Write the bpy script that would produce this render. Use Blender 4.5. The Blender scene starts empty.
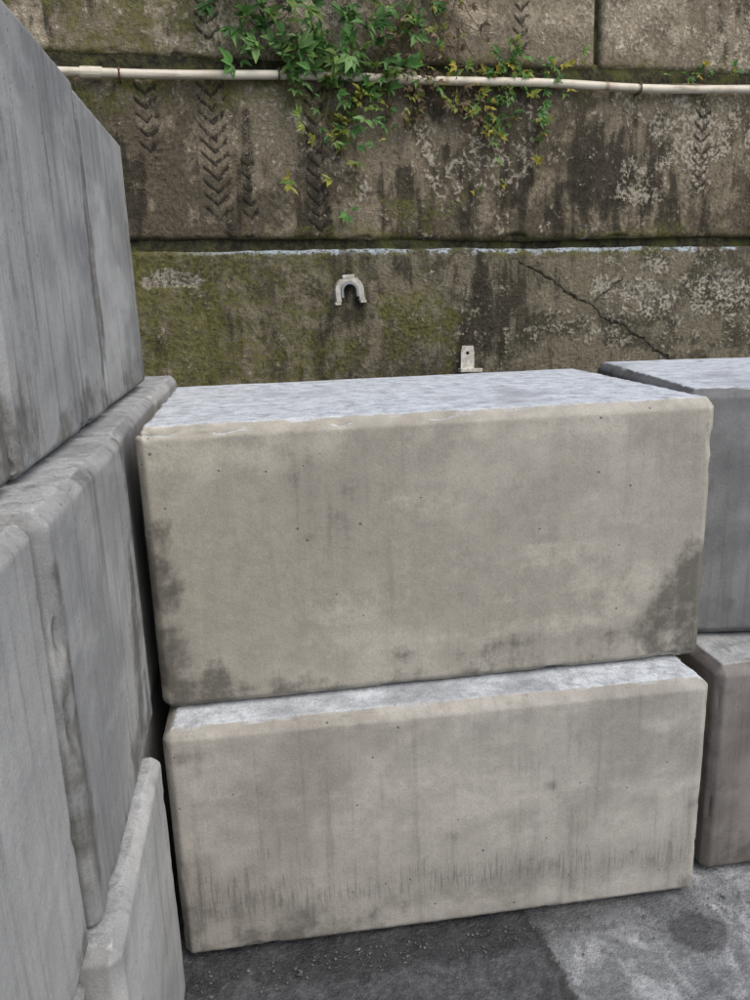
import bpy, math, random
from mathutils import Vector, Matrix, noise
random.seed(7)
scene=bpy.context.scene
col=scene.collection
GZ=-1.72
def sst(x,a,b):
    t=(x-a)/(b-a) if b!=a else 0
    t=max(0.,min(1.,t)); return t*t*(3-2*t)
def fb(p,sc,oc=4,H=.6): return noise.fractal(p*sc,H,2.1,oc)
def ell(x,z,cx,cz,rx,rz,w=0): return 1-sst(math.hypot((x-cx)/rx,(z-cz)/rz)+w,.4,1.1)
def ells(x,z,cx,cz,rx,rz,w=0): return 1-sst(math.hypot((x-cx)/rx,(z-cz)/rz)+w,.0,1.35)

# ---------------------------------------------------------------- node helper
class NT:
    def __init__(s,name):
        s.mat=bpy.data.materials.new(name); s.mat.use_nodes=True
        s.t=s.mat.node_tree; s.t.nodes.clear()
        s.out=s.n('ShaderNodeOutputMaterial'); s.b=s.n('ShaderNodeBsdfPrincipled')
        s.t.links.new(s.b.outputs[0],s.out.inputs[0])
    def n(s,ty): return s.t.nodes.new(ty)
    def put(s,sock,v):
        if v is None: return
        if isinstance(v,bpy.types.NodeSocket): s.t.links.new(v,sock)
        elif isinstance(v,(tuple,list)):
            if len(sock.default_value)==4 and len(v)==3: v=tuple(v)+(1,)
            sock.default_value=v
        else: sock.default_value=v
    def obj(s): return s.n('ShaderNodeTexCoord').outputs['Object']
    def attr(s,name):
        q=s.n('ShaderNodeAttribute'); q.attribute_name=name
        x=s.n('ShaderNodeSeparateColor'); s.put(x.inputs[0],q.outputs['Color'])
        return x.outputs[0],x.outputs[1],x.outputs[2],q.outputs['Alpha']
    def sep(s,v):
        q=s.n('ShaderNodeSeparateXYZ'); s.put(q.inputs[0],v); return q.outputs
    def comb(s,x,y,z):
        q=s.n('ShaderNodeCombineXYZ')
        for i,v in enumerate((x,y,z)): s.put(q.inputs[i],v)
        return q.outputs[0]
    def map(s,v,loc=(0,0,0),sc=(1,1,1),rot=(0,0,0)):
        q=s.n('ShaderNodeMapping'); s.put(q.inputs[0],v); q.inputs[1].default_value=loc
        q.inputs[2].default_value=rot; q.inputs[3].default_value=sc; return q.outputs[0]
    def noise(s,v,sc,det=3,ro=.55,dist=0):
        q=s.n('ShaderNodeTexNoise'); s.put(q.inputs['Vector'],v); q.inputs['Scale'].default_value=sc
        q.inputs['Detail'].default_value=det; q.inputs['Roughness'].default_value=ro
        q.inputs['Distortion'].default_value=dist; return q.outputs[0]
    def vor(s,v,sc,feat='F1',rnd=1):
        q=s.n('ShaderNodeTexVoronoi'); q.feature=feat; s.put(q.inputs['Vector'],v)
        q.inputs['Scale'].default_value=sc; q.inputs['Randomness'].default_value=rnd; return q.outputs
    def m(s,op,a,b=None,c=None,clamp=False):
        q=s.n('ShaderNodeMath'); q.operation=op; q.use_clamp=clamp
        for i,v in enumerate((a,b,c)): s.put(q.inputs[i],v)
        return q.outputs[0]
    def vm(s,op,a,b):
        q=s.n('ShaderNodeVectorMath'); q.operation=op; s.put(q.inputs[0],a)
        if op=='SCALE': s.put(q.inputs['Scale'],b)
        else: s.put(q.inputs[1],b)
        return q.outputs[0]
    def mr(s,v,a,b,c=0.,d=1.,smooth=True):
        q=s.n('ShaderNodeMapRange'); q.interpolation_type='SMOOTHSTEP' if smooth else 'LINEAR'
        for i,x in enumerate((v,a,b,c,d)): s.put(q.inputs[i],x)
        return q.outputs[0]
    def mix(s,f,a,b,mode='MIX'):
        q=s.n('ShaderNodeMix'); q.data_type='RGBA'; q.blend_type=mode
        s.put(q.inputs[0],f); s.put(q.inputs[6],a); s.put(q.inputs[7],b); return q.outputs[2]
    def mul(s,*a):
        r=a[0]
        for x in a[1:]: r=s.m('MULTIPLY',r,x)
        return r
    def add(s,*a):
        r=a[0]
        for x in a[1:]: r=s.m('ADD',r,x)
        return r
    def bump(s,h,strength,dist,prev=None):
        q=s.n('ShaderNodeBump'); s.put(q.inputs['Height'],h); q.inputs['Strength'].default_value=strength
        q.inputs['Distance'].default_value=dist
        if prev is not None: s.put(q.inputs['Normal'],prev)
        return q.outputs[0]

# ---------------------------------------------------------------- concrete block material
# large-scale weathering is stored per vertex in attribute "W" (r: tone, g: dirt, b: pale bloom, a: patches on top)
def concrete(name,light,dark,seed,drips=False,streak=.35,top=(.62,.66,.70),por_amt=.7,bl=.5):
    N=NT(name); o=N.obj(); v=N.vm('ADD',o,(seed*3.17,seed*1.93,seed*2.41))
    X,Y,Z=N.sep(o)[0:3]
    tone,dirt,bloom,tp=N.attr('W')
    fine=N.noise(v,24,5,.76); grain=N.noise(v,240,1,.7)
    st=N.noise(N.map(v,sc=(34,34,1.8)),1.,3,.66)
    fo=N.m('SUBTRACT',fine,.5)
    c=N.mix(N.mr(N.add(tone,N.m('MULTIPLY',fo,1.0)),.1,.95),light,dark)
    c=N.mix(N.mul(N.mr(st,.5,.8),streak),c,tuple(k*.5 for k in dark))
    c=N.mix(N.mul(N.mr(st,.46,.28),streak*.3),c,tuple(k*1.2 for k in light))
    c=N.mix(N.mul(N.mr(N.add(bloom,N.m('MULTIPLY',fo,1.3)),.05,1.1),bl),c,tuple(min(.75,k*1.28) for k in light))
    c=N.mix(N.mul(N.mr(N.add(dirt,N.m('MULTIPLY',fo,1.7),N.m('MULTIPLY',N.m('SUBTRACT',st,.5),.5)),.12,1.05),.82),c,(.07,.066,.056))
    if drips:
        v1=N.comb(X,0.,seed)
        h=N.noise(N.map(v1,sc=(75,1,1)),1,3,.95)
        base=N.add(-.215,N.m('MULTIPLY',fo,.09))
        up=N.m('SUBTRACT',Z,base)
        hh=N.mul(N.mr(h,.34,.74),N.mr(tone,.1,.9,.10,.34))
        th=N.mr(N.add(N.noise(N.map(v,sc=(190,190,12)),1,2,.6),N.m('MULTIPLY',fo,.25)),.46,.60)
        hd=N.mul(N.mr(up,-.03,.02),N.mr(N.m('SUBTRACT',hh,up),-.05,.06),th)
        c=N.mix(N.mul(hd,.46),c,(.09,.085,.075))
        band=N.mul(N.mr(up,-.06,-.0),N.mr(up,.0,.12,1,0))
        c=N.mix(N.mul(band,.25),c,tuple(k*.6 for k in dark))
    k=N.add(N.m('MULTIPLY',fine,.6),N.m('MULTIPLY',grain,.4))
    c=N.mix(1.,c,N.mix(N.mr(k,.3,.7,0,1,False),(.77,.77,.77),(1.21,1.21,1.20)),'MULTIPLY')
    # pores: clustered, of mixed size
    vo=N.vor(v,44); vr=N.sep(vo[1])[0]
    lim=N.m('SUBTRACT',.98,N.m('MULTIPLY',N.mr(bloom,0,.8),.16))
    rr=N.mr(vr,.8,1,.02,.16,False)
    por=N.mul(N.mr(N.m('DIVIDE',vo[0],rr),.8,1.15,1,0),N.m('GREATER_THAN',vr,lim))
    c=N.mix(N.mul(por,por_amt),c,(.08,.074,.065))
    ge=N.n('ShaderNodeNewGeometry')
    pt=N.mr(ge.outputs['Pointiness'],.515,.58)
    c=N.mix(N.mul(pt,N.mr(fine,.36,.58,.2,.85)),c,tuple(min(.72,k*1.5) for k in light))
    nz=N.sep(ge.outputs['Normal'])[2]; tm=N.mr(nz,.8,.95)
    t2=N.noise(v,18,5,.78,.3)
    tt=N.mix(N.mr(t2,.34,.56),tuple(k*.64 for k in top),top)  # lighter, bluer tops: skylight painted into the albedo, over dust and patches
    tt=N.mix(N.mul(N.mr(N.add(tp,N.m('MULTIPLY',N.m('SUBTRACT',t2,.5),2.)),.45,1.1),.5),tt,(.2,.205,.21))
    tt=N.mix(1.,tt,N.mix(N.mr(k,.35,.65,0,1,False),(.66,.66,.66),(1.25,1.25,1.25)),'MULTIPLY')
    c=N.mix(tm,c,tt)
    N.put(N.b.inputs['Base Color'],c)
    N.b.inputs['Roughness'].default_value=.88; N.b.inputs['Specular IOR Level'].default_value=.3
    h2=N.add(N.m('MULTIPLY',fine,1.),N.m('MULTIPLY',grain,.18),N.m('MULTIPLY',por,-1.4),N.m('MULTIPLY',st,.4),N.mul(tm,N.m('MULTIPLY',t2,2.)))
    N.put(N.b.inputs['Normal'],N.bump(h2,.55,.0035))
    return N.mat

# ---------------------------------------------------------------- chamfered, chipped block mesh
def axis_pts(h,r,step,dense,band=.045):
    band=min(band,h*.6); nb=max(2,int(round(band/dense)))
    pts=[-h+band*i/nb for i in range(nb)]
    n=max(2,int(round((2*h-2*band)/step)))
    pts+=[-h+band+(2*h-2*band)*i/n for i in range(n+1)]
    pts+=[h-band+band*i/nb for i in range(1,nb+1)]
    return pts
def block_mesh(name,size,seed,r=.022,step=.022,amp=.002,chip=.032,lip=0,cen=(0,0,0),dense=.005,warp=None,att=None,chipf=9.):
    hx,hy,hz=[s/2 for s in size]
    A=[axis_pts(h,r,step,dense) for h in (hx,hy,hz)]
    n=[len(a) for a in A]
    verts=[];idx={};W=[]
    hh=(hx,hy,hz); sv=Vector((seed*7.3,seed*3.1,seed*5.7)); C=Vector(cen)
    def vert(i,j,k):
        key=(i,j,k)
        if key in idx: return idx[key]
        p=Vector((A[0][i],A[1][j],A[2][k]))
        q=Vector([max(-(hh[a]-r),min(hh[a]-r,p[a])) for a in range(3)])
        d=p-q; L=d.length; nn=d/L
        l1=abs(nn.x)+abs(nn.y)+abs(nn.z)
        f=.75/l1+.25            # mostly a flat chamfer, slightly eased
        w=q+nn*r*f
        s=w+C+sv
        dsp=noise.noise(s*1.3)*amp*1.4+noise.noise(s*5)*amp*.5+noise.noise(s*17)*amp*.3
        if lip and p[2]>hz-1e-5:
            e=min(hx-abs(p[0]),hy-abs(p[1]))
            t=(e-(r*1.02+.008*noise.noise(s*11)+.006*noise.noise(s*34)))/.003
            dsp+=lip*max(0,min(1,t))
        ed=sorted([hh[a]-abs(p[a]) for a in range(3)])[1]
        ef=max(0,1-ed/.032)
        if ef>0:
            cn=noise.noise(s*chipf)+.6*noise.noise(s*chipf*3.2)
            dsp-=max(0,cn-.44)*chip*ef*2
            dsp+=noise.noise(s*45)*.0018*ef
        w=w+nn*dsp+C
        if warp: w=warp(w)
        verts.append(w); idx[key]=len(verts)-1
        if att: W.extend(att(w,s,hh,nn))
        return idx[key]
    faces=[]
    def grid(fn,a,b,flip):
        for i in range(a-1):
            for j in range(b-1):
                f=[fn(i,j),fn(i+1,j),fn(i+1,j+1),fn(i,j+1)]
                faces.append(f[::-1] if flip else f)
    X,Y,Z=n
    grid(lambda i,j:vert(i,j,Z-1),X,Y,False); grid(lambda i,j:vert(i,j,0),X,Y,True)
    grid(lambda i,j:vert(i,0,j),X,Z,False); grid(lambda i,j:vert(i,Y-1,j),X,Z,True)
    grid(lambda i,j:vert(X-1,i,j),Y,Z,False); grid(lambda i,j:vert(0,i,j),Y,Z,True)
    me=bpy.data.meshes.new(name); me.from_pydata([tuple(v) for v in verts],[],faces)
    me.shade_smooth()
    if att:
        ca=me.color_attributes.new('W','FLOAT_COLOR','POINT'); ca.data.foreach_set('color',W)
    return me
def add(name,me,mat=None,loc=(0,0,0),rot=(0,0,0),parent=None):
    ob=bpy.data.objects.new(name,me); col.objects.link(ob); ob.location=loc; ob.rotation_euler=rot
    if mat: me.materials.append(mat)
    if parent: ob.parent=parent
    return ob
def weather(axis,stains=(),pales=(),grime=.5,bloom=.5,edge=.45):
    def f(w,s,hh,nn):
        H=w[axis]; Z=w[2]; n1=fb(s,1.5,3); n2=fb(s,6,4); wob=n2*.9
        tone=.5+.7*n1+.55*n2
        dirt=(1-sst(Z+.1*n2,-hh[2],-hh[2]+.12))*grime+max(0,fb(s+Vector((7,7,2)),3.1,4)-.12)*.55
        ed=hh[axis]-abs(H)
        dirt+=(1-sst(ed+.06*n2,0,.08))*grime*edge
        for (cx,cz,rx,rz,a) in stains: dirt+=(1-min(1,dirt))*ells(H,Z,cx,cz,rx,rz,wob)*a
        b=max(0,fb(Vector((s.x*1.1,s.y*1.1,s.z*3.2+4)),2.2,4)+.08)*1.6*bloom
        for (cx,cz,rx,rz,a) in pales: b=max(b,ells(H,Z,cx,cz,rx,rz,wob)*a)
        t=.35+.9*fb(s+Vector((3,9,1)),2.6,4)
        return (tone,dirt,b,t)
    return f
def block(x0,x1,y0,y1,z0,z1,mat,seed,rz=0,rx=0,ry=0,wt=None,**kw):
    me=block_mesh('concrete_block_mesh',(x1-x0,y1-y0,z1-z0),seed,att=wt or weather(1),**kw)
    return add('concrete_block',me,mat,((x0+x1)/2,(y0+y1)/2,(z0+z1)/2),(math.radians(rx),math.radians(ry),math.radians(rz)))

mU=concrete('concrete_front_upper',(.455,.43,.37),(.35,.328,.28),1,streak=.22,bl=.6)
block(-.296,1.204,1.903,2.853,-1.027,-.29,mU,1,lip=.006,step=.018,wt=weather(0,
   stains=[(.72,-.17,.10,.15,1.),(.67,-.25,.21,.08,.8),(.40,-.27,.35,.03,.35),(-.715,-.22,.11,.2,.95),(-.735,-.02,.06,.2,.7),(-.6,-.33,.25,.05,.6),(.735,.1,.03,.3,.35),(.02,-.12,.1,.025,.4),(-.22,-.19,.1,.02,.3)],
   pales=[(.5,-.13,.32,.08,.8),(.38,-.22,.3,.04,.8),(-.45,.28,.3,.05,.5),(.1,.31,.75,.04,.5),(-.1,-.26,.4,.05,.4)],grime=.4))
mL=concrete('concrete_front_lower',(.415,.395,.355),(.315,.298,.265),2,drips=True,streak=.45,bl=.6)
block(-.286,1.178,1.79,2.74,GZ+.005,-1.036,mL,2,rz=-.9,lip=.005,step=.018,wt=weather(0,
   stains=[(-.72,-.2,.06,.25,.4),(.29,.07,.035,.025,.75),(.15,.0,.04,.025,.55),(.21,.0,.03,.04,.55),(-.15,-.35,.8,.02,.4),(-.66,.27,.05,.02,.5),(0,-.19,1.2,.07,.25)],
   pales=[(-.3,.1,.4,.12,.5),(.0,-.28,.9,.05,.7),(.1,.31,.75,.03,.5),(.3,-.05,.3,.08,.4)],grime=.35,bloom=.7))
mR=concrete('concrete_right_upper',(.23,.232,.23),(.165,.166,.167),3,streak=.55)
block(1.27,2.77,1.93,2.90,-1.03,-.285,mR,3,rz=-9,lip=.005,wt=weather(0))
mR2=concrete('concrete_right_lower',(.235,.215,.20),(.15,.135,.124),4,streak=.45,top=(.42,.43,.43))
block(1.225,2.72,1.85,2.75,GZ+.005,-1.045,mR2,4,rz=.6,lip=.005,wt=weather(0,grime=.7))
# side wall, three courses
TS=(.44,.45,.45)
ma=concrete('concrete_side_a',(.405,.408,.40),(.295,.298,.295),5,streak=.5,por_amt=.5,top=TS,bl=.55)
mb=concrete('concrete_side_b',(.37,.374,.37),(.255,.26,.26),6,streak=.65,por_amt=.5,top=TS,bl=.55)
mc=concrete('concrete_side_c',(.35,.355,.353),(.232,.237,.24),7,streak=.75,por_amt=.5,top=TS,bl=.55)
S=dict(r=.017)
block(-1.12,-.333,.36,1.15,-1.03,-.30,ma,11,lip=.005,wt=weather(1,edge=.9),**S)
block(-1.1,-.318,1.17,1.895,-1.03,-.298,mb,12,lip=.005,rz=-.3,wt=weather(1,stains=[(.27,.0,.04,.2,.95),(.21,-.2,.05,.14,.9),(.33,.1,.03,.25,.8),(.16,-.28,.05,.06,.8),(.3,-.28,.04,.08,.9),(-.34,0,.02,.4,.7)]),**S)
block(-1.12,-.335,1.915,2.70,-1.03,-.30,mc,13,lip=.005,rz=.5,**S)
block(-1.12,-.335,2.72,3.5,-1.03,-.30,ma,14,step=.06,dense=.012)
block(-1.13,-.345,-.45,.34,-1.03,-.30,mc,15,step=.06,dense=.012)
block(-1.2,-.405,2.27,3.05,-.284,.545,mb,16,wt=weather(1,stains=[(-.37,0,.02,.5,.8),(.3,-.1,.06,.4,.4),(.0,-.35,.3,.06,.5)]),**S)
block(-1.2,-.40,1.37,2.245,-.284,.55,mc,17,wt=weather(1,stains=[(.41,0,.03,.5,.9),(-.3,-.1,.1,.4,.4),(.1,-.36,.3,.06,.5),(.1,.2,.1,.2,.3)]),**S)
block(-1.2,-.405,.5,1.35,-.284,.55,ma,18,wt=weather(1,edge=.9),**S)
block(-1.2,-.405,-.4,.48,-.284,.55,mb,19,step=.06,dense=.012)
block(-1.08,-.284,1.12,1.72,GZ+.005,-1.032,ma,20,rz=-.4,lip=.004,wt=weather(1,bloom=.8),**S)
block(-1.1,-.335,.3,1.10,GZ+.005,-1.04,mb,21,**S)
block(-1.1,-.345,1.78,2.55,GZ+.005,-1.04,mc,22,step=.04)
block(-1.1,-.345,2.57,3.35,GZ+.005,-1.04,mb,23,step=.06,dense=.012)
block(-1.1,-.335,-.5,.285,GZ+.005,-1.04,mc,24,step=.06,dense=.012)

# ---------------------------------------------------------------- retaining wall
wall=bpy.data.objects.new('retaining_wall',None); col.objects.link(wall)
wall.location=(0,4,0); wall.rotation_euler=(0,0,math.atan(.07))
def poly_sd(x,z,pts):
    best=9;sg=1
    for a,b in zip(pts[:-1],pts[1:]):
        dx,dz=b[0]-a[0],b[1]-a[1]; t=((x-a[0])*dx+(z-a[1])*dz)/(dx*dx+dz*dz); tc=max(0,min(1,t))
        d=math.hypot(x-a[0]-dx*tc,z-a[1]-dz*tc)
        if d<best: best=d; sg=1 if (x-a[0])*dz-(z-a[1])*dx>0 else -1
    return best*sg
CR1=[(1.40,.15),(1.50,.10),(1.58,.045),(1.66,-.0),(1.72,-.055),(1.80,-.085),(1.88,-.15),(1.97,-.175),(2.05,-.235),(2.15,-.275),(2.2,-.34),(2.29,-.37),(2.34,-.44),(2.4,-.56)]
CR2=[(1.80,-.09),(1.86,-.03),(1.93,.0),(1.99,.055)]
def wallatt(kind):
    def f(w,s,hh,nn):
        x,z=w.x,w.z; n1=fb(s,1.1,4); n2=fb(s,5.5,4); wob=n2*.9
        tone=.5+.7*n1+.7*n2; crust=moss=sp=0.; black=0.; cd=1.; lime=0.
        ru=fb(Vector((s.x*5,s.y,s.z*1.2)),1.,4)
        if kind=='mid':
            crust=max(.3+.3*sst(z,.6,.95),.95*ells(x,z,1.2,.68,.6,.4,wob),.95*ells(x,z,2.3,.66,.8,.35,wob))
            crust=crust*.84+.3*n1
            black=.08+sst(ru,-.05,.4)*(.42+.35*sst(z,.9,.4))+ells(x,z,1.95,.55,.4,.35,wob)*.45+.35*n2
            moss=max(.85*ells(x,z,-.25,.97,1.1,.16,wob),.7*(1-sst(z,.27,.37+.1*n2)),ells(x,z,.9,.42,.3,.12,wob)*.6,.5*ells(x,z,1.6,.95,.8,.1,wob))+.3*n1
        elif kind=='low':
            crust=max(.95*ells(x,z,2.35,.0,.95,.45,wob),.65*ells(x,z,1.2,-.1,.5,.3,wob),.5*ells(x,z,-.2,-.15,.6,.35,wob))*.88
            moss=max(.62*sst(x,1.6,-.4),.8*ells(x,z,.85,-.2,.4,.35,wob),.6*sst(z,.13,.22),.65*ells(x,z,.35,-.25,.5,.2,wob))+.4*n1
            black=.2+sst(ru,.0,.45)*.5*sst(x,2.2,.9)+ells(x,z,1.3,-.05,.35,.35,wob)*.5+.7*n2*sst(x,2.2,1.)
            sp=max(.75*ell(x,z,2.12,-.01,.25,.12,wob*.6),.75*ell(x,z,2.62,.05,.2,.14,wob*.6),.9*ell(x,z,-.38,.1,.17,.035,wob*.9))
            cd=poly_sd(x+.02*fb(s,16,3),z+.02*fb(s+Vector((5,5,5)),16,3),CR1)
            c2=poly_sd(x+.015*fb(s,16,3),z+.015*fb(s,19,3),CR2)
            if z>-.5 and abs(c2)*3.<abs(cd): cd=c2*3.
            lime=sst(x,-.4,.0)
        else:
            crust=.6+.5*n1; black=.1+max(0,ru)*.8+.5*max(0,n1)+.2*n2; moss=max(.8*ells(x,z,-.45,1.3,.8,.25,wob),.65*(1-sst(z,1.07,1.17+.1*n2)),.5*ells(x,z,.8,1.2,.5,.15,wob))
        return (tone,crust,moss,sp),(cd+1,black,lime,1)
    return f
def wall_mat(name,seed,kind):
    N=NT(name); o=N.obj(); v=N.vm('ADD',o,(seed*2.3,0,seed*4.1)); X,Y,Z=N.sep(o)[0:3]
    tone,crust,moss,sp=N.attr('W'); cd,black,lime,_=N.attr('K')
    fl=N.noise(v,13,6,.8,.2); fine=N.noise(v,52,3,.72); grain=N.noise(v,200,1,.7)
    st=N.noise(N.map(v,sc=(24,24,3.0)),1,4,.7)
    fo=N.m('SUBTRACT',fl,.5); io=N.m('SUBTRACT',fine,.5)
    if kind=='top': A,B=(.40,.345,.255),(.23,.195,.14)
    elif kind=='mid': A,B=(.245,.208,.148),(.12,.10,.07)
    else: A,B=(.21,.185,.132),(.095,.086,.06)
    c=N.mix(N.mr(N.add(tone,N.m('MULTIPLY',fo,2.2)),.2,.8),B,A)
    bl=N.add(black,N.m('MULTIPLY',N.m('SUBTRACT',st,.5),1.9),N.m('MULTIPLY',io,2.),N.m('MULTIPLY',fo,-1.6))
    c=N.mix(N.mul(N.mr(bl,.3,.9),.86),c,(.033,.029,.021))
    cm=N.mr(N.add(N.m('MULTIPLY',fo,3.2),N.m('MULTIPLY',io,2.),crust),.64,1.05)
    c=N.mix(N.mul(cm,.72),c,{'top':(.50,.45,.36),'mid':(.45,.41,.33),'low':(.38,.35,.28)}[kind])
    c=N.mix(N.mul(N.mr(N.add(moss,N.m('MULTIPLY',fo,-2.6),N.m('MULTIPLY',io,1.4)),.35,.95),.75),c,N.mix(fine,(.05,.055,.014),(.19,.185,.055)))
    H=N.add(N.m('MULTIPLY',fl,1.6),N.m('MULTIPLY',fine,.6),N.m('MULTIPLY',grain,.12),N.m('MULTIPLY',cm,.2))
    if kind=='low':
        sx=N.mr(N.add(sp,N.m('MULTIPLY',fo,2.4)),.3,.8)
        c=N.mix(N.mul(sx,.7),c,N.mix(N.mr(fine,.35,.65),(.13,.12,.095),(.46,.42,.36))); H=N.add(H,N.m('MULTIPLY',sx,-.4))
        d=N.m('ABSOLUTE',N.add(cd,-1.,N.m('MULTIPLY',fo,.06)))
        wd=N.mr(fl,.4,.62,.25,1.7)
        ck=N.mr(N.m('DIVIDE',d,wd),.002,.010,1,0)
        c=N.mix(N.mul(N.mr(d,.01,.055,1,0),.3),c,(.08,.072,.055))
        c=N.mix(N.mul(ck,.9),c,(.018,.015,.011)); H=N.add(H,N.m('MULTIPLY',ck,-2.5))
        lp=N.mr(N.add(Z,N.m('MULTIPLY',X,.0122),N.m('MULTIPLY',fo,.09)),.208,.226)
        lp=N.mul(lp,N.mr(tone,.25,.55),lime,N.mr(fine,.35,.5))
        c=N.mix(N.mul(lp,.8),c,(.42,.49,.56))
    colsx={'mid':[(-.40,.055,.62,1.0),(-.11,.07,.36,1.02),(.37,.065,.28,1.0),(2.42,.05,.45,.95),(.04,.045,.35,.66)],'low':[],'top':[(1.40,.05,1.1,1.6),(-.1,.06,1.1,1.5)]}[kind]
    wx=N.add(X,N.m('MULTIPLY',fo,.06)); wz=N.add(Z,N.m('MULTIPLY',fo,-.08))
    for cx,w,z0,z1 in colsx:
        u=N.m('ABSOLUTE',N.m('SUBTRACT',wx,cx))
        t=N.m('FRACT',N.m('MULTIPLY',N.add(wz,N.m('MULTIPLY',u,-.85)),17.))
        ch=N.mul(N.mr(N.m('ABSOLUTE',N.m('SUBTRACT',t,.5)),.08,.2,1,0),N.mr(u,w*.75,w,1,0),N.mr(Z,z0,z0+.06),N.mr(Z,z1-.05,z1,1,0),N.mr(st,.34,.5))
        c=N.mix(N.mul(ch,.78),c,(.03,.027,.022)); H=N.add(H,N.m('MULTIPLY',ch,.8))
    k=N.add(N.m('MULTIPLY',fine,.65),N.m('MULTIPLY',grain,.35))
    c=N.mix(1.,c,N.mix(N.mr(k,.3,.7,0,1,False),(.38,.38,.38),(1.68,1.66,1.62)),'MULTIPLY')
    N.put(N.b.inputs['Base Color'],c); N.b.inputs['Roughness'].default_value=.93; N.b.inputs['Specular IOR Level'].default_value=.2
    N.put(N.b.inputs['Normal'],N.bump(H,.95,.013))
    return N.mat
wm={k:wall_mat('weathered_concrete_'+k,i+1,k) for i,k in enumerate(('low','mid','top'))}
def wwarp(p):
    w=max(0,1-abs(p.z-.25)/.6)
    return Vector((p.x,p.y,p.z-.0122*(p.x-.9)*w))
def course(nm,x0,x1,z0,z1,kind,seed,yo=0,depth=.3,step=.024,dense=.012):
    K=[]; g=wallatt(kind)
    def att(w,s,hh,nn):
        if w.y>.1: K.extend((1,0,0,1)); return (.5,.2,0,0)
        a,b=g(w,s,hh,nn); K.extend(b); return a
    me=block_mesh(nm+'_mesh',(x1-x0,depth,z1-z0),seed,cen=((x0+x1)/2,depth/2+yo,(z0+z1)/2),step=step,amp=.012,chip=.05,r=.018,warp=wwarp,dense=dense,att=att,chipf=6.5)
    ca=me.color_attributes.new('K','FLOAT_COLOR','POINT'); ca.data.foreach_set('color',K)
    return add(nm,me,wm[kind],parent=wall)
course('foundation_course',-3.2,4.6,GZ,-1.30,'low',31,-.02,step=.1,dense=.02)
course('buried_course',-3.2,4.6,-1.285,-.55,'low',32,-.01,step=.06,dense=.02)
course('lower_course',-3.2,4.6,-.53,.225,'low',33,-.015,step=.018,dense=.01)
course('middle_course',-3.2,4.6,.272,1.018,'mid',34,.0,step=.02)
course('upper_course_1',-3.2,1.80,1.072,1.80,'top',35,.015)
course('upper_course_2',1.825,4.6,1.072,1.80,'top',36,.01)
course('cap_course',-3.2,4.6,1.82,2.4,'top',37,.02,step=.06,dense=.02)
N=NT('mossy_joint'); o=N.obj(); f=N.noise(o,30,4,.7); g=N.noise(o,5,3,.6)
c=N.mix(N.mr(f,.35,.65),(.02,.018,.013),(.075,.07,.03)); c=N.mix(N.mr(g,.5,.62),c,(.09,.095,.028))
N.put(N.b.inputs['Base Color'],c); N.b.inputs['Roughness'].default_value=1; N.put(N.b.inputs['Normal'],N.bump(f,1,.02))
for k,(z0,z1) in enumerate([(.19,.30),(.98,1.10),(-.56,-.51),(-1.32,-1.27),(1.78,1.84)]):
    me=block_mesh('joint_mesh',(7.7,.2,z1-z0),50+k,cen=(.7,.1+.04,(z0+z1)/2),step=.03,amp=.02,r=.01,warp=wwarp,dense=.02)
    add('joint_%d'%(k+1),me,N.mat,parent=wall)
me=block_mesh('joint_mesh',(.2,.2,.7),59,cen=(1.81,.16,1.43),step=.05,amp=.006,r=.01,dense=.02)
add('joint_vertical',me,N.mat,parent=wall)

# ---------------------------------------------------------------- tubes
def tube(pts,rad,seg=8,verts=None,faces=None,cap=True):
    base=len(verts); n=len(pts)
    for i,p in enumerate(pts):
        p=Vector(p); t=(Vector(pts[min(i+1,n-1)])-Vector(pts[max(i-1,0)])).normalized()
        a=t.cross(Vector((0,0,1)))
        if a.length<.1: a=t.cross(Vector((0,1,0)))
        a.normalize(); b=t.cross(a)
        r=rad(i/(n-1)) if callable(rad) else rad
        for k in range(seg):
            q=2*math.pi*k/seg; verts.append(tuple(p+a*math.cos(q)*r+b*math.sin(q)*r))
    for i in range(n-1):
        for k in range(seg):
            k2=(k+1)%seg
            faces.append((base+i*seg+k,base+i*seg+k2,base+(i+1)*seg+k2,base+(i+1)*seg+k))
    if cap:
        faces.append(tuple(base+k for k in range(seg))[::-1]); faces.append(tuple(base+(n-1)*seg+k for k in range(seg)))
N=NT('aged_pvc'); o=N.obj(); X=N.sep(o)[0]
n1=N.noise(o,8,4,.6); n2=N.noise(N.map(o,sc=(3,40,40)),1,3,.6)
c=N.mix(N.mr(n1,.4,.7),(.74,.68,.56),(.56,.49,.37)); c=N.mix(N.mul(N.mr(n2,.5,.66),.6),c,(.28,.22,.14))
rr=N.mul(N.mr(N.noise(N.comb(N.m('MULTIPLY',X,3.6),0.,3.),1,3,.7),.58,.64),.85); c=N.mix(rr,c,(.2,.11,.05))
N.put(N.b.inputs['Base Color'],c); N.b.inputs['Roughness'].default_value=.5
pvc=N.mat
N=NT('rusted_steel'); o=N.obj(); n1=N.noise(o,40,3,.7)
N.put(N.b.inputs['Base Color'],N.mix(n1,(.06,.03,.018),(.22,.1,.05))); N.b.inputs['Roughness'].default_value=.85; rust=N.mat
pipe=bpy.data.objects.new('water_pipe',None); col.objects.link(pipe); pipe.location=wall.location; pipe.rotation_euler=wall.rotation_euler
def pz(x): return .986+.006*math.sin(x*1.9+.5)+.004*math.sin(x*5.1)
V=[];F=[]; tube([(x*.1,-.04+.004*math.sin(x*.37),pz(x*.1)) for x in range(-30,46)],.0195,14,V,F)
me=bpy.data.meshes.new('pipe_run'); me.from_pydata(V,[],F); me.shade_smooth(); add('pipe_run',me,pvc,parent=pipe)
V=[];F=[]
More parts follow.
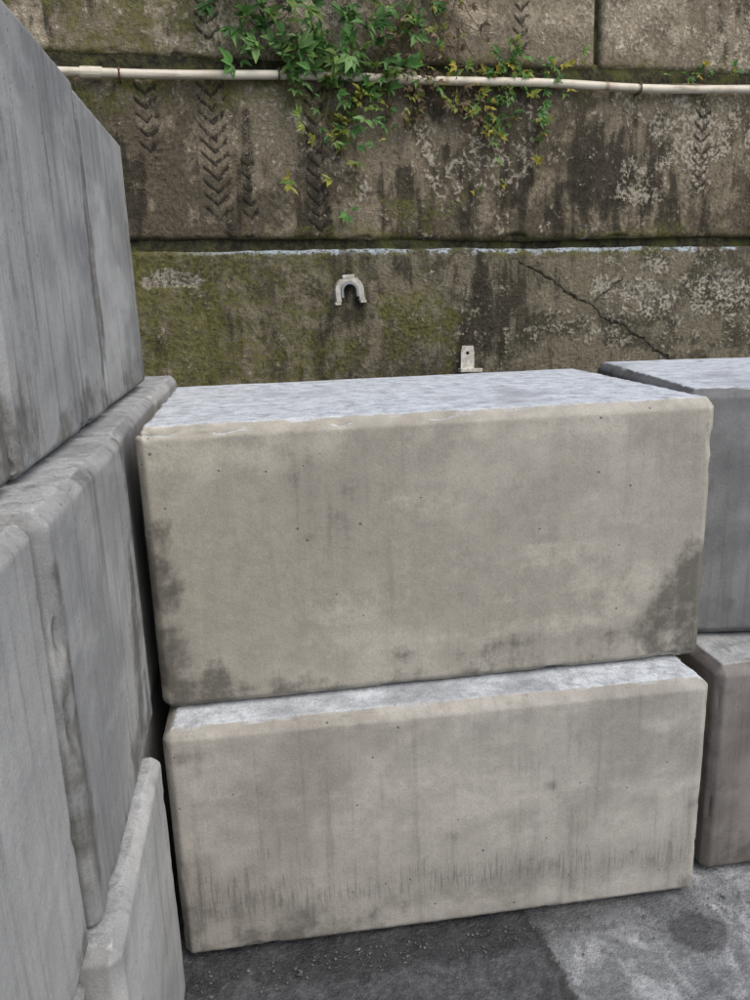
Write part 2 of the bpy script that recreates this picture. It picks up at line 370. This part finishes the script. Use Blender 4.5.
for x in (-.62,.78,2.9): tube([(x-.045,-.04,pz(x-.045)),(x-.043,-.04,pz(x)),(x+.043,-.04,pz(x)),(x+.045,-.04,pz(x+.045))],.0252,14,V,F)
me=bpy.data.meshes.new('couplings'); me.from_pydata(V,[],F); add('couplings',me,pvc,parent=pipe)
V=[];F=[]
for x in (-.5,.2,.74,2.02,3.3):
    pts=[(x,-.04+.025*math.cos(a),pz(x)+.025*math.sin(a)) for a in [math.radians(q) for q in range(-100,281,20)]]
    pts=[(x,.01,pz(x)-.026)]+pts+[(x,.01,pz(x)+.03)]
    tube(pts,.0045,6,V,F)
me=bpy.data.meshes.new('pipe_ties'); me.from_pydata(V,[],F); add('pipe_ties',me,rust,parent=pipe)

# ---------------------------------------------------------------- pipe clamp and fixing bracket
N=NT('galvanised_dirty'); o=N.obj(); n1=N.noise(o,35,4,.7)
N.put(N.b.inputs['Base Color'],N.mix(N.mr(n1,.35,.7),(.66,.64,.57),(.36,.33,.27))); N.b.inputs['Roughness'].default_value=.6; galv=N.mat
N=NT('grey_rubber'); N.b.inputs['Base Color'].default_value=(.26,.28,.29,1); N.b.inputs['Roughness'].default_value=.7; rub=N.mat
def wl(x,y,z):
    a=wall.rotation_euler[2]; return (x*math.cos(a)-y*math.sin(a),4+x*math.sin(a)+y*math.cos(a),z)
def arch(name,ro,ri,y0,y1,leg,mat,parent,flat=None):
    prof_o=[(-ro,-leg)];prof_i=[(-ri,-leg)]
    for k in range(17):
        a=math.pi-math.pi*k/16
        xo,zo=ro*math.cos(a),ro*math.sin(a)
        if flat: zo=min(zo,flat)
        prof_o.append((xo,zo)); prof_i.append((ri*math.cos(a),ri*math.sin(a)))
    prof_o.append((ro,-leg));prof_i.append((ri,-leg))
    V=[];F=[];n=len(prof_o)
    for y in (y0,y1):
        for p in prof_o: V.append((p[0],y,p[1]))
        for p in prof_i: V.append((p[0],y,p[1]))
    for k in range(n-1):
        F+= [(k,k+1,n+k+1,n+k),(2*n+k+1,2*n+k,3*n+k,3*n+k+1),(k+1,k,2*n+k,2*n+k+1),(n+k,n+k+1,3*n+k+1,3*n+k)]
    F+=[(0,n,3*n,2*n),(n-1,2*n+n-1,3*n+n-1,2*n-1)]
    me=bpy.data.meshes.new(name); me.from_pydata(V,[],F); ob=add(name,me,mat,parent=parent)
    bm=ob.modifiers.new('b','BEVEL'); bm.width=.002; bm.segments=2
    return ob
def box(name,s,loc,mat,parent,bev=.002,rot=(0,0,0)):
    V=[(x*s[0]/2,y*s[1]/2,z*s[2]/2) for x in(-1,1) for y in(-1,1) for z in(-1,1)]
    F=[(0,1,3,2),(4,6,7,5),(0,4,5,1),(2,3,7,6),(0,2,6,4),(1,5,7,3)]
    me=bpy.data.meshes.new(name); me.from_pydata(V,[],F); ob=add(name,me,mat,loc,rot,parent)
    b=ob.modifiers.new('b','BEVEL'); b.width=bev; b.segments=2; return ob
clamp=bpy.data.objects.new('pipe_clamp',None); col.objects.link(clamp); clamp.location=wl(.487,-.015,.03); clamp.rotation_euler=(0,math.radians(-4),wall.rotation_euler[2])
arch('saddle',.072,.045,-.05,.0,.05,galv,clamp,flat=.06)
arch('liner',.0445,.032,-.056,-.004,.03,rub,clamp)
box('lug',(.06,.024,.02),(0,-.04,.068),galv,clamp,.004)
box('foot_left',(.03,.045,.014),(-.064,-.026,-.055),galv,clamp); box('foot_right',(.03,.045,.014),(.064,-.026,-.055),galv,clamp)
tab=bpy.data.objects.new('fixing_bracket',None); col.objects.link(tab); tab.location=wl(1.10,-.05,-.32); tab.rotation_euler=(math.radians(-3),math.radians(2),wall.rotation_euler[2])
V=[];F=[]
ol=[(-.036,-.06),(.036,-.06),(.036,.02),(.030,.058),(-.030,.058),(-.036,.02)]
hl=[(.010*math.cos(math.radians(a)),.02+.010*math.sin(math.radians(a))) for a in (-120,-60,0,60,120,180)]
for y in (-.004,.004):
    for p in ol+hl: V.append((p[0],y,p[1]))
for k in range(6):
    j=(k+1)%6
    F+=[(k,j,6+j,6+k),(12+j,12+k,18+k,18+j),(j,k,12+k,12+j),(6+k,6+j,18+j,18+k)]
me=bpy.data.meshes.new('plate'); me.from_pydata(V,[],F); add('plate',me,galv,parent=tab)
box('flange',(.12,.05,.02),(.012,-.012,-.068),galv,tab,.004); box('stem',(.03,.045,.03),(0,.025,-.03),galv,tab)

# ---------------------------------------------------------------- ground
N=NT('yard_paving'); o=N.obj(); X,Y,Z=N.sep(o)[0:3]
big=N.noise(o,2.6,4,.62,.5); mid=N.noise(o,9,5,.7,.4); fine=N.noise(o,60,3,.7); grain=N.noise(o,230,2,.7)
asp=N.mix(N.mr(mid,.35,.7),(.040,.043,.048),(.095,.10,.107))
asp=N.mix(N.mul(N.mr(fine,.5,.7),.4),asp,(.13,.135,.14))
con=N.mix(N.mr(mid,.4,.6),(.38,.395,.41),(.19,.20,.207)); con=N.mix(N.mul(N.mr(big,.44,.56),.75),con,(.12,.127,.135))
edge=N.add(X,N.m('MULTIPLY',N.m('SUBTRACT',big,.5),.15),N.m('MULTIPLY',Y,.08),N.m('MULTIPLY',N.m('SUBTRACT',mid,.5),.08))
em=N.mr(edge,.78,.82)
c=N.mix(em,asp,con)
jn=N.mul(N.mr(N.m('ABSOLUTE',N.m('SUBTRACT',edge,.805)),.004,.02,1,0),.8); c=N.mix(jn,c,(.02,.02,.018))
wob=N.m('MULTIPLY',N.m('SUBTRACT',mid,.5),1.4)
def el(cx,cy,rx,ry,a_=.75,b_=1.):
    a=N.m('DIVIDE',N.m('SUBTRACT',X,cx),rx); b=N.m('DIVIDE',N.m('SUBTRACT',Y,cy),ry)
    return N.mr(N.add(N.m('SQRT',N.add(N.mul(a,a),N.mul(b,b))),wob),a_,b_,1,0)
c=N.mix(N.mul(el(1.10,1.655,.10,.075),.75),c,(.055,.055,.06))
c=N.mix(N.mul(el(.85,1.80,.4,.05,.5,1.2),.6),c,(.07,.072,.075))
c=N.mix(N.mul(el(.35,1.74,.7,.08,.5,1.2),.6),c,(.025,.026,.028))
k=N.add(N.m('MULTIPLY',fine,.55),N.m('MULTIPLY',grain,.45))
c=N.mix(1.,c,N.mix(N.mr(k,.3,.7,0,1,False),(.55,.55,.55),(1.5,1.5,1.5)),'MULTIPLY')
N.put(N.b.inputs['Base Color'],c); N.put(N.b.inputs['Roughness'],N.mr(mid,.3,.7,.45,.9))
N.put(N.b.inputs['Normal'],N.bump(N.add(mid,fine,N.m('MULTIPLY',grain,.5),N.m('MULTIPLY',jn,-.8)),.9,.008))
gx=[-150,-60,-20,-8,-4,-2]+[-1+.03*i for i in range(0,101)]+[3,5,9,20,60,150]
gy=[-150,-60,-20,-8,-4,-2,-1]+[-.5+.03*i for i in range(0,101)]+[3,5,9,20,60,150]
V=[(x,y,GZ+(0.006*noise.noise(Vector((x*2.1,y*2.1,0)))-.004 if abs(x)<3 and abs(y)<4 else -.004)) for y in gy for x in gx]
F=[(j*len(gx)+i,j*len(gx)+i+1,(j+1)*len(gx)+i+1,(j+1)*len(gx)+i) for j in range(len(gy)-1) for i in range(len(gx)-1)]
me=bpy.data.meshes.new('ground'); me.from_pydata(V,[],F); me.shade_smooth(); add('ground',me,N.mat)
N=NT('grit'); o=N.obj(); N.put(N.b.inputs['Base Color'],N.mix(N.mr(N.noise(o,25,1),.35,.65),(.05,.05,.05),(.18,.175,.165))); N.b.inputs['Roughness'].default_value=.9
V=[];F=[]
ico=[(0,0,1),(.9,0,.2),(.25,.85,.25),(-.75,.5,.2),(-.7,-.55,.25),(.3,-.85,.2),(0,0,-.6)]
for k in range(800):
    x=random.uniform(-.28,1.6); y=1.76-abs(random.gauss(0,.05)) if random.random()<.6 else random.uniform(.6,1.75)
    s=random.uniform(.0012,.0042)*(2. if random.random()<.05 else 1); a=random.uniform(0,6.3); b0=len(V)
    for p in ico:
        q=(p[0]*math.cos(a)-p[1]*math.sin(a),p[0]*math.sin(a)+p[1]*math.cos(a))
        V.append((x+q[0]*s*random.uniform(.8,1.2),y+q[1]*s*random.uniform(.8,1.2),GZ+.001+p[2]*s*.7))
    for i in range(5):
        j=1+(i+1)%5; i+=1; F.append((b0,b0+i,b0+j)); F.append((b0+6,b0+j,b0+i))
me=bpy.data.meshes.new('gravel'); me.from_pydata(V,[],F); add('gravel',me,N.mat)

# ---------------------------------------------------------------- hillside behind the wall
N=NT('earth_bank'); o=N.obj(); f=N.noise(o,4,4,.7); N.put(N.b.inputs['Base Color'],N.mix(N.mr(f,.4,.6),(.05,.06,.025),(.12,.10,.06))); N.b.inputs['Roughness'].default_value=1
V=[];F=[];nx,ny=40,20
for j in range(ny+1):
    for i in range(nx+1):
        x=-12+i*.7; y=4.35+j*.5+.07*x; V.append((x,y,2.3+j*.05+.08*noise.noise(Vector((x,y,0)))))
for j in range(ny):
    for i in range(nx): a=j*(nx+1)+i; F.append((a,a+1,a+nx+2,a+nx+1))
me=bpy.data.meshes.new('hillside'); me.from_pydata(V,[],F); me.shade_smooth(); add('hillside',me,N.mat)

# ---------------------------------------------------------------- climbing plants
N=NT('vine_leaf'); at=N.n('ShaderNodeAttribute'); at.attribute_name='Col'
N.put(N.b.inputs['Base Color'],at.outputs['Color']); N.b.inputs['Roughness'].default_value=.5
tr=N.n('ShaderNodeBsdfTranslucent'); N.put(tr.inputs[0],at.outputs['Color']); ms=N.n('ShaderNodeMixShader'); ms.inputs[0].default_value=.3
N.t.links.new(N.b.outputs[0],ms.inputs[1]); N.t.links.new(tr.outputs[0],ms.inputs[2]); N.t.links.new(ms.outputs[0],N.out.inputs[0])
lm=N.mat
N=NT('vine_stem'); o=N.obj(); N.put(N.b.inputs['Base Color'],N.mix(N.noise(o,20,2),(.06,.045,.03),(.17,.13,.085))); N.b.inputs['Roughness'].default_value=.9; sm_=N.mat
def rv(s): return Vector((random.gauss(0,s),random.gauss(0,s),random.gauss(0,s)))
def leaflet(V,F,C,p,d,nrm,L,W,colr):
    d=d.normalized(); s=d.cross(nrm).normalized(); n=s.cross(d); b=len(V)
    def P(a,w,h): return tuple(p+d*a*L+s*w*W+n*h*L)
    dr=-random.uniform(.02,.22)
    V.extend([P(0,0,0),P(.33,0,0),P(.7,0,dr*.5),P(1,0,dr),P(.22,.42,.07),P(.5,.5,.06),P(.6,.36,.03),P(.8,.2,dr*.5+.03),P(.22,-.42,.07),P(.5,-.5,.06),P(.6,-.36,.03),P(.8,-.2,dr*.5+.03)])
    k=random.uniform(.8,1.25); cc=(colr[0]*k,colr[1]*k,colr[2]*k,1)
    for f in [(0,1,4),(1,5,4),(1,2,6,5),(2,7,6),(2,3,7),(0,8,1),(1,8,9),(1,9,10,2),(2,10,11),(2,11,3)]:
        F.append(tuple(b+i for i in f)); C.append(cc)
def leaf(V,F,C,SV,SF,p,out,colr,size,n=5):
    L=size; d=out.normalized(); nrm=(Vector((0,-1,.55))+rv(.35)).normalized()
    tip=p+d*L*.7; tube([tuple(p),tuple(p+d*L*.35+rv(.002)),tuple(tip)],.0011,4,SV,SF,False)
    s=d.cross(nrm).normalized()
    angs={3:(-55,0,55),5:(-75,-38,0,38,75)}[n]
    for a in angs:
        r=math.radians(a+random.uniform(-9,9)); dd=(d*math.cos(r)+s*math.sin(r)+rv(.1))
        l=L*(1 if abs(a)<50 else .72)*random.uniform(.85,1.15)
        leaflet(V,F,C,tip,dd,nrm,l,l*.42,colr)
greens=[(.09,.20,.045),(.13,.29,.075),(.08,.18,.045),(.20,.35,.11)]
yel=[(.26,.30,.06),(.36,.36,.07),(.18,.27,.06),(.44,.38,.06)]
dry=[(.18,.125,.065),(.26,.19,.115),(.12,.09,.055)]
def plant(name,stems,pal,seed,size=(.035,.055),dens=9,thick=.0022):
    random.seed(seed); V=[];F=[];C=[];SV=[];SF=[]
    for (x,z,dx,dz,L,lf) in stems:
        p=Vector((x,-.012,z)); d=Vector((dx,-.25,dz)).normalized(); pts=[p.copy()]; n=max(4,int(L/.025))
        for i in range(n):
            d=(d+rv(.16)+Vector((0,0,-.035))).normalized(); p=p+d*.025
            p.y=min(-.012,max(-.16,p.y+.006)); pts.append(p.copy())
        tube([tuple(q) for q in pts],lambda t:thick*(1.1-.75*t),5,SV,SF)
        for i in range(1,len(pts)):
            if random.random()<lf*.025*dens:
                for k in range(random.choice((1,2,2))):
                    out=Vector((random.uniform(-1,1),-random.uniform(.3,.9),random.uniform(-.75,.6)))
                    leaf(V,F,C,SV,SF,pts[i],out,random.choice(pal),random.uniform(*size),random.choice((3,5,5)))
    root=bpy.data.objects.new(name,None); col.objects.link(root); root.location=wall.location; root.rotation_euler=wall.rotation_euler
    me=bpy.data.meshes.new('leaves'); me.from_pydata(V,[],F); ca=me.color_attributes.new('Col','FLOAT_COLOR','CORNER')
    for pl,cc in zip(me.polygons,C):
        for li in pl.loop_indices: ca.data[li].color=cc
    add('leaves',me,lm,parent=root)
    me=bpy.data.meshes.new('stems'); me.from_pydata(SV,[],SF); me.shade_smooth(); add('stems',me,sm_,parent=root)
R=random.uniform
random.seed(3)
def many(n,x0,x1,z0,z1,dx,dz,L,lf): return [(R(x0,x1),R(z0,z1),R(*dx),R(*dz),R(*L),lf) for _ in range(n)]
plant('climbing_vine',many(18,.0,.65,1.24,1.5,(-.9,.9),(-.6,.3),(.15,.4),1.8)+many(14,-.05,.65,1.1,1.28,(-.9,.9),(-.7,.2),(.12,.32),1.6)
      +many(13,.1,.75,1.03,1.14,(-.7,.8),(-1,-.2),(.14,.34),1.5),greens+yel[2:3],11,size=(.04,.085))
plant('climbing_vine',many(5,.85,.98,1.40,1.5,(-.5,.5),(-.8,-.2),(.12,.25),2.2),greens,12,size=(.035,.06))
plant('climbing_vine',[(.42,1.0,.02,-1,.78,.6),(.46,1.0,.05,-1,.7,.6),(.52,1.02,.1,-1,.48,1.6),(.62,1.0,-.1,-1,.45,1.6),(.42,1.05,-.1,-1,.55,1.),(.58,.95,.05,-1,.36,1.7),(.66,1.0,.0,-1,.36,1.7),(.7,1.0,.1,-1,.32,1.5),(.5,1.,.3,-1,.4,1.2)],yel+greens[:3],13,size=(.03,.06))
plant('climbing_vine',many(15,1.1,1.6,1.03,1.14,(-.9,.9),(-.6,.4),(.1,.28),1.7)+many(12,1.12,1.5,.98,1.06,(-.4,.5),(-1,-.6),(.15,.42),1.5),yel+greens,14,size=(.028,.052))
plant('climbing_vine',[(1.2,.95,.1,-1,.55,.4),(1.3,.6,-.1,-1,.3,.6),(1.16,.5,.1,-1,.18,1.6),(1.45,1.,.1,-1,.5,.5)],yel,15,size=(.025,.045))
plant('dry_vine',many(24,.72,1.12,1.1,1.45,(-.5,.5),(-1,-.2),(.2,.45),.6)+many(22,.72,1.2,.95,1.1,(-.5,.5),(-1,-.4),(.1,.34),.8),dry+yel[:1],16,size=(.022,.045),dens=15)
plant('dry_vine',[(-.12,1.0,0,-1,.65,.05),(-.06,1.0,.1,-1,.5,.05),(.35,.95,.02,-1,.6,.05),(.4,.9,-.05,-1,.55,.05),(.0,1.3,.3,-.6,.4,.3),(.1,1.35,.3,-.6,.5,.2)],dry,17,size=(.015,.03))
plant('climbing_vine',many(7,2.15,2.55,1.03,1.09,(-.8,.8),(-.2,.4),(.06,.16),1.8),yel+greens,18,size=(.025,.04))

# ---------------------------------------------------------------- light
w=bpy.data.worlds.new('World'); scene.world=w; w.use_nodes=True; t=w.node_tree
sky=t.nodes.new('ShaderNodeTexSky'); sky.sky_type='NISHITA'; sky.sun_disc=False
SE,SA=math.radians(52),math.radians(143)
sky.sun_elevation=SE; sky.sun_rotation=SA; sky.air_density=1.; sky.dust_density=2.5; sky.ozone_density=.9
bg=t.nodes['Background']; t.links.new(sky.outputs[0],bg.inputs[0]); bg.inputs[1].default_value=.15
sun=bpy.data.lights.new('sun','SUN'); sun.energy=1.95; sun.angle=math.radians(60); sun.color=(1,.945,.87)
so=bpy.data.objects.new('sun',sun); col.objects.link(so)
d=Vector((math.sin(SA)*math.cos(SE),math.cos(SA)*math.cos(SE),math.sin(SE)))
so.rotation_euler=d.to_track_quat('Z','Y').to_euler(); so.location=d*10

# ---------------------------------------------------------------- camera
cam=bpy.data.cameras.new('camera'); co=bpy.data.objects.new('camera',cam); col.objects.link(co)
cam.sensor_fit='VERTICAL'; cam.sensor_height=36; cam.lens=28.26; cam.clip_start=.02; cam.clip_end=600
r=Vector((.9877,-.1529,-.0316)).normalized(); u=Vector((.0686,.2433,.9675)); u=(u-r*u.dot(r)).normalized(); bk=r.cross(u)
co.matrix_world=Matrix(((r.x,u.x,bk.x,0),(r.y,u.y,bk.y,0),(r.z,u.z,bk.z,0),(0,0,0,1)))
scene.camera=co
scene.view_settings.view_transform='Standard'; scene.view_settings.look='None'; scene.view_settings.exposure=0
